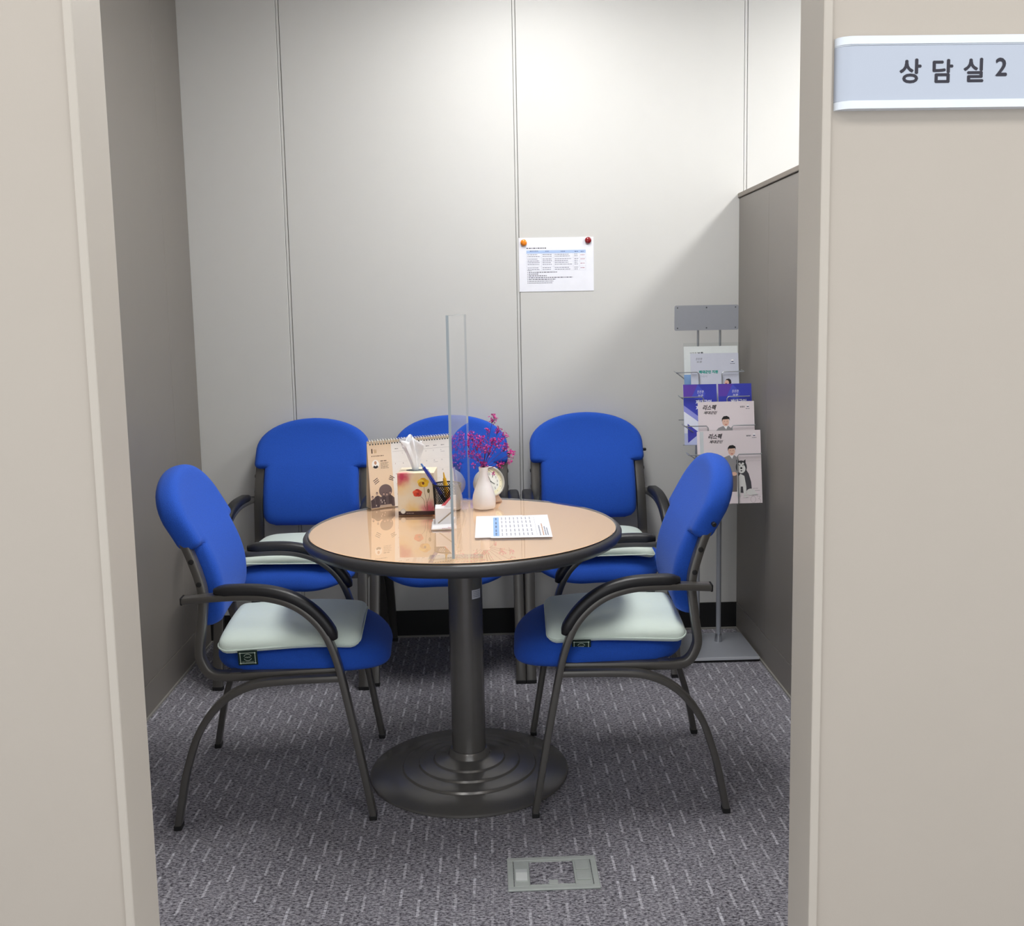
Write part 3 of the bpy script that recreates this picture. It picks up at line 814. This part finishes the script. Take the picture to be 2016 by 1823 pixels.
for (dx, dy, dz, spd, nb) in tips:
    top = Vector((dx, dy, dz*1.10)); sm = MB(); nb = int(nb*1.35)
    mid = Vector((dx*.30, dy*.3, max(dz*.45, .012)))
    path = spline([(rnd.uniform(-.005, .005), rnd.uniform(-.005, .005), -.03), (0, 0, .004), mid, top], 4)
    sm.sweep(path, circ(.00055, 4))
    for k in range(nb):
        v = Vector((rnd.gauss(0, 1), rnd.gauss(0, 1), rnd.gauss(0, 1)+.3)); v = v.normalized()*spd*rnd.uniform(.35, 1.1)
        c = top+v; c.x = max(c.x, -.043-.003*rnd.random())
        if k % 3 == 0:
            b0 = top-Vector((dx*.12, dy*.12, .012))
            sm.sweep([b0, (b0+c)/2+Vector((0, 0, .001)), c], circ(.0004, 3))
        bloom(c, rnd.uniform(.0021, .0035))
    sm.build('stem', stem_m, fl)
bo = blo.build('blossoms', None, fl); bo['kind'] = 'stuff'; bo['label'] = 'tiny magenta dried blossoms'

ck = thing('table_clock', 'round silver table clock with cream dial tilted behind the vase', 'clock', (-.002, 3.190, TZ))
ax = Vector((.52, -.80, .30)).normalized()
q = ax.to_track_quat('Z', 'Y').to_matrix().to_4x4()
cm = Matrix.Translation((-.006, -.004, .064)) @ q
sl = M('clock_silver', (206, 206, 202), .35, metal=.35)
MB().lathe([(.020, -.052), (.034, -.048), (.043, -.030), (.0475, -.006), (.0485, .006), (.0475, .011), (.0445, .0125), (.0430, .009), (.0425, .004)], 56, capt=False).xform(cm).build('body', sl, ck, True)
MB().lathe([(.0424, .0035), (.0424, .0045)], 48).xform(cm).build('dial', M('clock_dial', (240, 243, 236), .6), ck, True)
MB().lathe([(.0422, .0047), (.0310, .0052)], 48, capb=False, capt=False).xform(cm).build('dial_ring', cream_m, ck, True)
p = Print(.08, .08); p.ink((44, 48, 48))
upv = (Vector((0, 0, 1))-ax*ax.z).normalized(); rgt = upv.cross(ax).normalized()
def cmap(w):
    c = Vector((-.006, -.004, .064))+ax*(.0052-w[1]); return tuple(c+rgt*w[0]+upv*w[2])
p.map = cmap
for h in range(1, 13):
    a = R_(90-30*h); s = str(h); p.text(s, .0245*math.cos(a)-.0025*len(s), .0245*math.sin(a)-.0035, .0066, 1)
    p.oval(.0365*math.cos(a), .0365*math.sin(a), .0011, None, 1, 8)
p.line([(0, 0), (.013, -.009)], .0018, 2); p.line([(0, 0), (-.006, .020)], .0013, 2); p.oval(0, 0, .002, None, 3, 10)
p.build('dial_print', ck)
MB().lathe([(.0, .0005), (.026, .0005), (.027, .004), (.022, .010), (.015, .022), (.013, .030)], 32, c=(.004, .010, 0), capb=False).build('foot', M('clock_foot', (222, 190, 164), .5), ck, True)

# ------------------------------------------------------------------ papers on the table
def sheet(name, label, pts, z, mat):
    m = MB(); n = len(pts); zz = .0004
    m.prism(pts, 2, z, z+zz)
    return m
cx, cy = .075, 2.806
lo = MB().prism([(-.125, -.134), (.010, -.132), (.010, .154), (-.125, .152)], 2, .0002, .0007).build('paper_sheet', paper_m, None, loc=(cx, cy, TZ), label='plain white sheet under the printed one, sticking out on its left', cat='paper')
up = thing('paper_sheet', 'printed white sheet with a blue-headed table lying on the round table', 'paper', (cx, cy, TZ+.0009))
MB().prism([(-.083, -.143), (.081, -.149), (.084, .150), (-.079, .140)], 2, 0, .0005).build('sheet', paper_m, up)
p = Print(.3, .16); p.map = lambda w: (-w[2], w[0], .0005-w[1])      # print turned to read from the right
p.ink((150, 186, 232)); p.rect(-.125, .060, .125, .076, 1)
p.ink((70, 90, 130))
for u in (-.115, -.07, -.02, .03, .085): p.scribble(u, .066, .03, .004, 2, .008)
p.ink((150, 152, 166))
for r in range(8):
    v = .050-.0115*r
    for u in (-.12, -.07, -.015, .04, .09): p.scribble(u, v, .034, .003, 1, .008)
p.rect(-.125, -.042, .125, -.0415, 1); p.rect(-.125, .0595, .125, .060, 2)
for r, w in enumerate((.16, .19, .14, .12)):
    p.ink((196, 140, 90) if r == 1 else (120, 124, 140)); p.scribble(-.125, -.0545-.006*r if r else -.052, w*.8, .0028, 1, .008)
p.build('sheet_print', up)

# ------------------------------------------------------------------ notice on the wall with two magnets
nt_ = thing('wall_notice', 'white landscape notice with a blue-headed table held on the back wall', 'notice', (.1235, YB-.0012, 1.3975))
MB().box(0, .2955, -.0006, .0004, 0, .2105).build('sheet', paper_m, nt_)
p = Print(.295, .21)
S = .2955/1352.      # zoom pixels to metres
def U(x): return (x-372)*S
def V(y, x=0): return .2105-(y-250+(x-372)*.020)*S*1.0
p.ink((60, 62, 72)); p.scribble(U(508), V(440, 700), .080, .0036, 1, .006)
p.ink((176, 200, 236)); p.rect(U(508), V(520, 1000), U(1580), V(465, 1000), 1)
p.ink((96, 112, 160))
for (a, b) in ((570, 720), (850, 920), (1130, 1210), (1380, 1440), (1490, 1550)): p.scribble(U(a), V(492, a), (b-a)*S, .0030, 2, .005)
p.ink((170, 172, 190))
colx = (508, 780, 1000, 1355, 1470, 1580); rowy = (520, 600, 665, 755, 825)
for a in colx: p.rect(U(a)-.0002, V(825, 1000), U(a)+.0002, V(520, 1000), 1)
for b in rowy[1:]: p.rect(U(508), V(b, 1000)-.0002, U(1580), V(b, 1000)+.0002, 1)
p.ink((128, 130, 150))
for (b0, b1) in zip(rowy, rowy[1:]):
    for i, (a0, a1) in enumerate(zip(colx, colx[1:])):
        if i == 4: p.ink((176, 120, 140)); p.scribble(U(a0+15), V((b0+b1)/2, 1000), (a1-a0-30)*S, .0026, 1, .006); p.ink((128, 130, 150)); continue
        for k in range(2): p.scribble(U(a0+18), V(b0+25+k*32, 1000), (a1-a0-40)*S*random.uniform(.75, 1), .0024, 1, .006)
p.ink((88, 90, 104))
p.scribble(U(520), V(850), .018, .0018, 1, .005)
for k, e in enumerate((1060, 715, 870, 1340, 1030, 990, 975)):
    y = 882+k*31.5; p.oval(U(526), V(y)+.001, .0016, None, 1, 8); p.scribble(U(545), V(y), (e-545)*S, .0030 if k < 5 else .002, 1, .007)
p.build('notice_print', nt_).location = (0, -.0007, 0)
for x, z, c, nm, lab in ((.1430, 1.589, (236, 132, 6), 'orange', 'round orange magnet on the left corner of the wall notice'), (.3975, 1.5945, (138, 8, 20), 'dark_red', 'round dark red magnet on the right corner of the wall notice')):
    m = MB().lathe([(.0128, 0), (.0130, .004), (.0122, .007), (.0098, .0098), (.006, .0112), (0, .0117)], 28, capt=False)
    m.xform(Matrix.Rotation(math.pi/2, 4, 'X')).build('magnet', M(nm+'_magnet', c, .15, coat=.6), None, True, weld=1e-6, loc=(x, YB-.002, z), label=lab, cat='magnet', group='magnets on the notice')

# ------------------------------------------------------------------ brochure stand
SX, SY = .832, 3.872
bs = thing('brochure_stand', 'silver floor-standing brochure rack with wire pockets in the right corner', 'brochure stand', (SX, SY, 0))
MB().box(-.153, .153, -.187, .100, .0, .010, .001, 1).build('base_pad', black_m, bs)
MB().box(-.155, .155, -.190, .102, .010, .020, .0015, 1).build('base_plate', silver_m, bs)
MB().box(-.155, .155, -.1915, -.1895, .0095, .0195).build('lit_edge_strip', M('base_lit_edge_paint', (214, 218, 224), .4), bs)  # pale strip added to paint the light on the plate's front edge
for x in (-.042, .042):
    po = MB().lathe([(.0095, .02), (.0095, .82)], 20, c=(x, 0, 0)).build('pole', silver_m, bs, True)
    MB().lathe([(.0155, .02), (.0125, .05), (.0125, .052)], 20, c=(x, 0, 0)).build('collar', M('chrome_collar', (190, 192, 196), .2, metal=.9), po, True)
    MB().lathe([(.0042, .80), (.0042, 1.245)], 12, c=(x, 0, 0)).build('rod', wire_m, bs, True)
hd = MB(); hd.prism([(u-.012, v+1.285) for u, v in rrect(.242, .094, .006, 3)], 1, -.012, -.006); hd.build('header_panel', silver_m, bs)
hd.bm = None
for (u, v) in ((-.122, 1.323), (-.012, 1.323), (.098, 1.323), (-.122, 1.247), (-.012, 1.247), (.098, 1.247)):
    MB().lathe([(.0028, 0), (.0022, .0012)], 10).xform(Matrix.Translation((u, -.012, v)) @ Matrix.Rotation(math.pi/2, 4, 'X')).build('screw', M('screw_head', (96, 98, 104), .4, metal=.5), bs)
LB = R_(9)
def pocket(yf, zb, hgt, xc, w, gap):
    """wire pocket: bottom bars, two front hoops with a gap between, side arms back to the poles"""
    d = .034; yb = yf+d
    for sg in (-1, 1):
        xo, xi = xc+sg*w/2, xc+sg*gap/2
        ln = math.sin(LB)*hgt
        pts = [(xo, yb+ln+.012, zb+hgt+.003), (xo, yf+ln+.004, zb+hgt), (xo, yf+ln, zb+hgt), (xi+sg*.006, yf+ln, zb+hgt), (xi, yf+ln*.95, zb+hgt-.007), (xi, yf+.002, zb+.002), (xi, yf+.006, zb-.003), (xi, yb, zb-.003)]
        MB().sweep(pts, circ(.0021, 6)).build('wire_hoop', wire_m, bs, True)
    for y in (yb+.002,):
        MB().sweep([(xc-w/2+.01, y, zb-.003), (xc+w/2-.01, y, zb-.003)], circ(.0021, 6)).build('wire_bar', wire_m, bs, True)
    for x in (-.042, .042):
        MB().sweep([(x, yb, zb-.003), (x, .002, zb-.003+.0)], circ(.0021, 6)).build('wire_arm', wire_m, bs, True)
    for sg in (-1, 1):
        MB().sweep([(xc+sg*w/2, yb+math.sin(LB)*hgt+.012, zb+hgt+.003), (xc+sg*w/2*.6, min(.0, yb+.06), zb+hgt*.8), (sg*.042, .0, zb+hgt*.6)], circ(.0021, 6)).build('wire_arm', wire_m, bs, True)
# tiers: (front y, bottom z, pocket height, x centre, pocket width, gap)
TIER = [(-.109, .909, .175, -.012, .254, .086), (-.154, .820, .175, -.003, .256, .087), (-.229, .721, .175, -.002, .258, .087), (-.299, .625, .175, .002, .262, .087)]
for tr in TIER: pocket(*tr)

def booklet(name, label, cat, tier, dx, dy, dz, w, h, th, cover, page=None, group=None, rz=0.):
    yf, zb, hg, xc, pw, gp = TIER[tier]
    t = thing(name, label, cat, (SX+xc+dx, SY+yf+.004+dy, zb+dz), rot=(-LB, 0, rz), group=group)
    MB().box(-w/2, w/2, 0, .0007, 0, h).build('cover', cover, t)
    MB().box(-w/2+.0005, w/2-.001, .0008, th, .001, h-.001).build('pages', page or paper_m, t)
    return t
pink_m = M('pale_pink_cover', (236, 226, 230), .35, noise=(12, .01)); lav_m = M('lavender_grey_cover', (204, 208, 222), .35); wht_m = M('white_cover', (236, 238, 238), .35)
ind_m = M('indigo_cover', (62, 70, 180), .35)
# tier 1: white leaflet in a clear sleeve behind a grey guide
t = booklet('leaflet', 'white leaflet in a clear sleeve at the top back of the brochure stand', 'leaflet', 0, .009, .022, .002, .203, .271, .003, wht_m)
MB().box(-.103, .112, -.0016, -.0010, .0, .284).build('clear_sleeve', sleeve_m, t)
p = Print(.2, .26); p.ink((90, 92, 100)); p.text('따뜻한', -.078, .243, .0062, 1, .025); p.ink((50, 54, 62)); p.text('보훈', -.050, .2415, .0085, 1, .022, bold=.0003)
p.ink((140, 176, 222)); p.rect(-.103, .120, -.060, .165, 1); p.ink((70, 86, 104)); p.rect(-.103, .0, -.060, .120, 1)
p.build('cover_print', t)
t = booklet('guide_booklet', 'lavender grey guide booklet with teal lettering in the top pocket', 'booklet', 0, .019, .004, .0, .180, .247, .006, lav_m)
p = Print(.18, .24)
p.ink((44, 46, 56)); p.text('든든한', -.070, .222, .0085, 1, .024, shear=.2); p.text('보훈', -.068, .2125, .006, 1, .021, shear=.2)
def crest(u, v, s):
    p.ink((250, 250, 252)); p.oval(u, v, s, None, 1, 20); p.ink((34, 48, 92)); p.oval(u, v-s*.15, s*.95, s*.7, 2, 16, 180, 360); p.ink((90, 92, 104)); p.scribble(u-s*1.6, v-s*2.2, s*3.2, s*.4, 1)
crest(.067, .2175, .0052)
p.ink((40, 150, 140)); p.text('제대군인 지원', -.060, .172, .0110, 1, .071, bold=.0008)
p.ink((160, 166, 180)); p.text('안내서', -.060, .157, .0085, 1, .030)
p.ink((40, 36, 40)); p.poly([(.036, .128), (.036, .140), (.042, .149), (.052, .151), (.059, .146), (.061, .136), (.058, .128), (.050, .124)], 1)
p.ink((232, 188, 168)); p.oval(.0435, .135, .0085, .0105, 2); p.oval(.073, .125, .005, None, 1); p.oval(-.048, .118, .005, None, 1)
p.ink((150, 40, 44)); p.oval(.0410, .131, .0028, .0036, 3, 12)
p.ink((62, 96, 170)); p.poly([(.020, .080), (.030, .120), (.045, .123), (.062, .120), (.072, .080)], 1); p.ink((246, 246, 250)); p.poly([(.036, .124), (.052, .124), (.045, .108)], 2)
p.build('cover_print', t)
# tier 2: two narrow indigo booklets
def indigo(dx, lab, full):
    t = booklet('indigo_booklet', lab, 'booklet', 1, dx, .004, .0, .124, .224, .008, ind_m, group='narrow indigo booklets')
    p = Print(.12, .22)
    p.map = lambda w: (w[0]*1.033, w[1], w[2]*1.27)
    p.ink((98, 66, 176)); p.poly([(-.0600, .140), (-.0600, .1755), (-.0080, .1755), (-.030, .140)], 1)
    p.ink((74, 86, 200)); p.poly([(-.030, .140), (-.008, .1755), (.020, .150), (.008, .126)], 1)
    p.ink((244, 246, 252)); p.text('든든한', -.010, .150, .0085, 2, .024, shear=.15); p.text('보훈', -.008, .141, .0058, 2, .020, shear=.15)
    p.text('제대군인', -.016, .118, .0125, 2, .056, bold=.0006); p.text('지원제도', -.016, .101, .0125, 2, .056, bold=.0006)
    p.ink((150, 154, 224)); p.poly([(-.0600, .090), (-.0600, .116), (.0, .078), (.0600, .090), (.0600, .064), (-.010, .070)], 1)
    p.ink((236, 240, 250)); p.poly([(-.0600, 0.034), (-.0600, .098), (-.006, .066), (.0600, .082), (.0600, .034)], 1.5)
    p.ink((196, 204, 238)); p.rect(-.0600, 0, .0600, .034, 1.6)
    p.ink((66, 64, 176)); p.poly([(-.048, .006), (-.048, .062), (-.004, .034)], 2)
    p.build('cover_print', t)
    return t
indigo(-.0545, 'narrow indigo booklet in the left half of the second pocket', True)
indigo(.0755, 'narrow indigo booklet in the right half of the second pocket', False)
# tiers 3 and 4: pale pink magazines
def magazine(tier, dx, dy, dz, lab, rz=0., art=True):
    t = booklet('magazine', lab, 'magazine', tier, dx, dy, dz, .206, .262, .004, pink_m, group='magazines in the brochure stand', rz=rz)
    global p
    p = Print(.2, .26)
    p.ink((40, 34, 38)); p.text('리스펙', -.085, .232, .0185, 1, .050, shear=.35, bold=.0006); p.text('제대군인', -.082, .217, .0105, 1, .049, shear=.4, bold=.0004)
    p.ink((70, 70, 80)); p.scribble(.052, .2425, .016, .0016, 1, .004); p.scribble(.052, .2395, .016, .0022, 1, .006)
    crest(.080, .2445, .0048)
    # seated man in a grey jumper with a husky beside him
    p.ink((186, 180, 180)); p.line([(-.10, .158), (-.03, .158)], .0006, 1); p.line([(.03, .150), (.10, .152)], .0006, 1)
    p.ink((112, 104, 102)); p.poly([(-.030, .042), (-.034, .110), (.014, .110), (.014, .042)], 1)
    p.ink((150, 148, 150)); p.poly([(-.050, .100), (-.044, .150), (-.030, .166), (-.012, .173), (.006, .173), (.018, .164), (.026, .148), (.028, .118), (.010, .100)], 2)
    p.ink((246, 246, 248)); p.poly([(-.013, .176), (.006, .176), (-.002, .160)], 3)
    p.ink((232, 192, 172)); p.oval(-.003, .188, .0125, .0165, 4, 24); p.oval(.004, .106, .010, .007, 4, 14)
    p.ink((30, 28, 30)); p.poly([(-.0165, .188), (-.0165, .200), (-.010, .208), (.002, .2095), (.011, .204), (.0125, .192), (.009, .198), (-.004, .197), (-.013, .197)], 5)
    p.ink((60, 40, 40)); p.oval(-.007, .190, .0013, .0010, 5, 8); p.oval(.0025, .190, .0013, .0010, 5, 8)
    p.ink((170, 60, 60)); p.oval(-.002, .179, .0045, .0022, 5, 12, 180, 360)
    p.ink((70, 70, 76)); p.poly([(.012, .040), (.016, .100), (.020, .118), (.046, .122), (.056, .106), (.064, .076), (.066, .046), (.058, .034)], 6)
    p.ink((226, 226, 224)); p.poly([(.012, .028), (.014, .090), (.026, .106), (.040, .098), (.046, .060), (.046, .026), (.036, .026), (.034, .060), (.026, .060), (.024, .028)], 7)
    p.oval(.062, .040, .016, .012, 7, 16); p.oval(.017, .028, .010, .004, 7, 12); p.oval(.043, .024, .009, .004, 7, 12); p.oval(.078, .034, .008, .004, 7.2, 12)
    p.ink((56, 56, 62)); p.oval(.030, .130, .0200, .0235, 7.5, 24); p.poly([(.014, .140), (.012, .157), (.024, .150)], 7.4); p.poly([(.036, .150), (.046, .157), (.046, .140)], 7.4)
    p.ink((232, 232, 230)); p.oval(.030, .124, .0150, .0165, 8, 24); p.oval(.024, .142, .0045, .004, 8, 12); p.oval(.036, .142, .0045, .004, 8, 12)
    p.ink((36, 36, 40)); p.oval(.030, .126, .0040, .0034, 9, 12); p.oval(.024, .136, .0017, None, 9, 10); p.oval(.036, .136, .0017, None, 9, 10); p.poly([(.026, .118), (.034, .118), (.030, .113)], 9)
    p.ink((60, 60, 64)); p.poly([(-.030, .024), (-.012, .024), (-.014, .034), (-.024, .036)], 2)
    p.ink((150, 146, 150))
    for k, w in enumerate((.020, .030, .014, .026)): p.scribble(.070-.002*k, .052-.008*k, w*.9, .0012, 1, .01)
    # outlined issue number
    p.ink((150, 140, 146))
    p.line([(.070+.009*math.cos(R_(i*18)), .0115+.0115*math.sin(R_(i*18))+.002) for i in range(21)], .0007, 1)
    p.line([(.083, .024), (.097, .024), (.089, .015)], .0007, 1); p.line([(.089+.008*math.sin(R_(i*15)), .0075+.0078*math.cos(R_(i*15))) for i in range(-0, 15)], .0007, 1)
    p.build('cover_print', t)
    return t
magazine(2, .026, .004, .002, 'pale pink magazine in the third pocket, cut off at the chest of the printed man')
magazine(3, .028, .004, .0, 'pale pink magazine in the lowest pocket showing a man with a husky')
t = booklet('magazine', 'spare magazine peeking out on the left behind the lowest front one', 'magazine', 3, .016, .010, .001, .205, .258, .005, M('grey_white_cover', (206, 212, 214), .4), group='magazines in the brochure stand')
t = booklet('magazine', 'rearmost spare magazine in the lowest pocket, its pale edge showing on the left', 'magazine', 3, .007, .018, .002, .205, .256, .005, pink_m, group='magazines in the brochure stand')

# ------------------------------------------------------------------ room sign on the front wall
sg_ = thing('room_sign', 'silver curved room sign reading 상담실 2 on the beige wall', 'sign', (.4515, YF+.005, 1.5745))
SW, SH = .318, .0895
def arc(d0, rr, n=8):
    """plan outline of the sign: flat front with rounded left and right ends"""
    out = []
    for i in range(n+1):
        a = R_(180-90*i/n); out.append((rr+rr*math.cos(a), -d0*math.sin(a)))
    for i in range(n+1):
        a = R_(90-90*i/n); out.append((SW-rr+rr*math.cos(a), -d0*math.sin(a)))
    return out
alu = M('sign_white_aluminium', (222, 228, 236), .3, metal=.1); pl = M('sign_silver_plate', (178, 185, 198), .32, metal=.15, noise=(3, .01))
def sign_bar(z0, z1, d): return MB().prism(arc(d, .022), 2, z0, z1)
sign_bar(.0, .010, .017).build('frame_bar', alu, sg_, True)
sign_bar(.0795, .0895, .017).build('frame_bar', alu, sg_, True)
sign_bar(.0104, .0780, .0150).build('plate', pl, sg_, True)
sign_bar(.0782, .0792, .0158).build('frame_lip', alu, sg_, True)
p = Print(SW, SH); p.ink((34, 32, 46))
def px(x): return (x-1652)*(.2395/364.)
p.text('상', px(1774), .0315, .0290, 1, .0268, bold=.0008)
p.text('담', px(1839), .0315, .0280, 1, .0252, bold=.0008)
p.text('실', px(1900), .0320, .0285, 1, .0246, bold=.0008)
p.text('2', px(1963), .0390, .0215, 1, .0136, bold=.0008)
p.build('lettering', sg_).location = (0, -.0152, 0)

# ------------------------------------------------------------------ floor outlet box
fo = thing('floor_outlet', 'grey metal floor outlet cover with a carpet inlay', 'outlet', (.1220, 2.2755, 0), R_(.2))
fr = MB()
X, Yh = .1070, .0700
for a in ((-X, X, -Yh, -Yh+.0145), (-X, X, Yh-.0145, Yh), (-X, -X+.014, -Yh+.0145, Yh-.0145), (X-.014, X, -Yh+.0145, Yh-.0145)): fr.box(*a, .0, .005, .0012, 1)
fr.build('outer_frame', outlet_m, fo)
ld = MB()
ld.box(-.0915, -.055, -.0545, .0545, .0, .0045, .0008, 1).build('end_plate', outlet_m, fo)
MB().box(.050, .0915, -.0545, .0545, .0, .0045, .0008, 1).build('end_plate', outlet_m, fo)
for y in (-.0545, .0485): MB().box(-.055, .050, y, y+.006, .0, .0045, .0006, 1).build('inner_frame', outlet_m, fo)
MB().box(-.054, .049, -.048, .048, .0, .0036).build('carpet_inlay', carpet_m, fo)
MB().box(-.011, .010, -.0485, -.032, .0, .0052, .0008, 1).build('catch', outlet_m, fo)
MB().prism([(-.034, .0045), (-.034, .0070), (-.010, .0130), (.004, .0130), (.004, .0045)], 0, -.088, -.061).build('cable_flap', M('outlet_flap', (204, 208, 206), .4, metal=.2), fo)
MB().box(.0545, .088, .007, .043, .0045, .0068, .0008, 1).build('cable_flap', outlet_m, fo)
MB().box(.0545, .088, -.037, -.004, .0045, .0068, .0008, 1).build('cable_flap', outlet_m, fo)
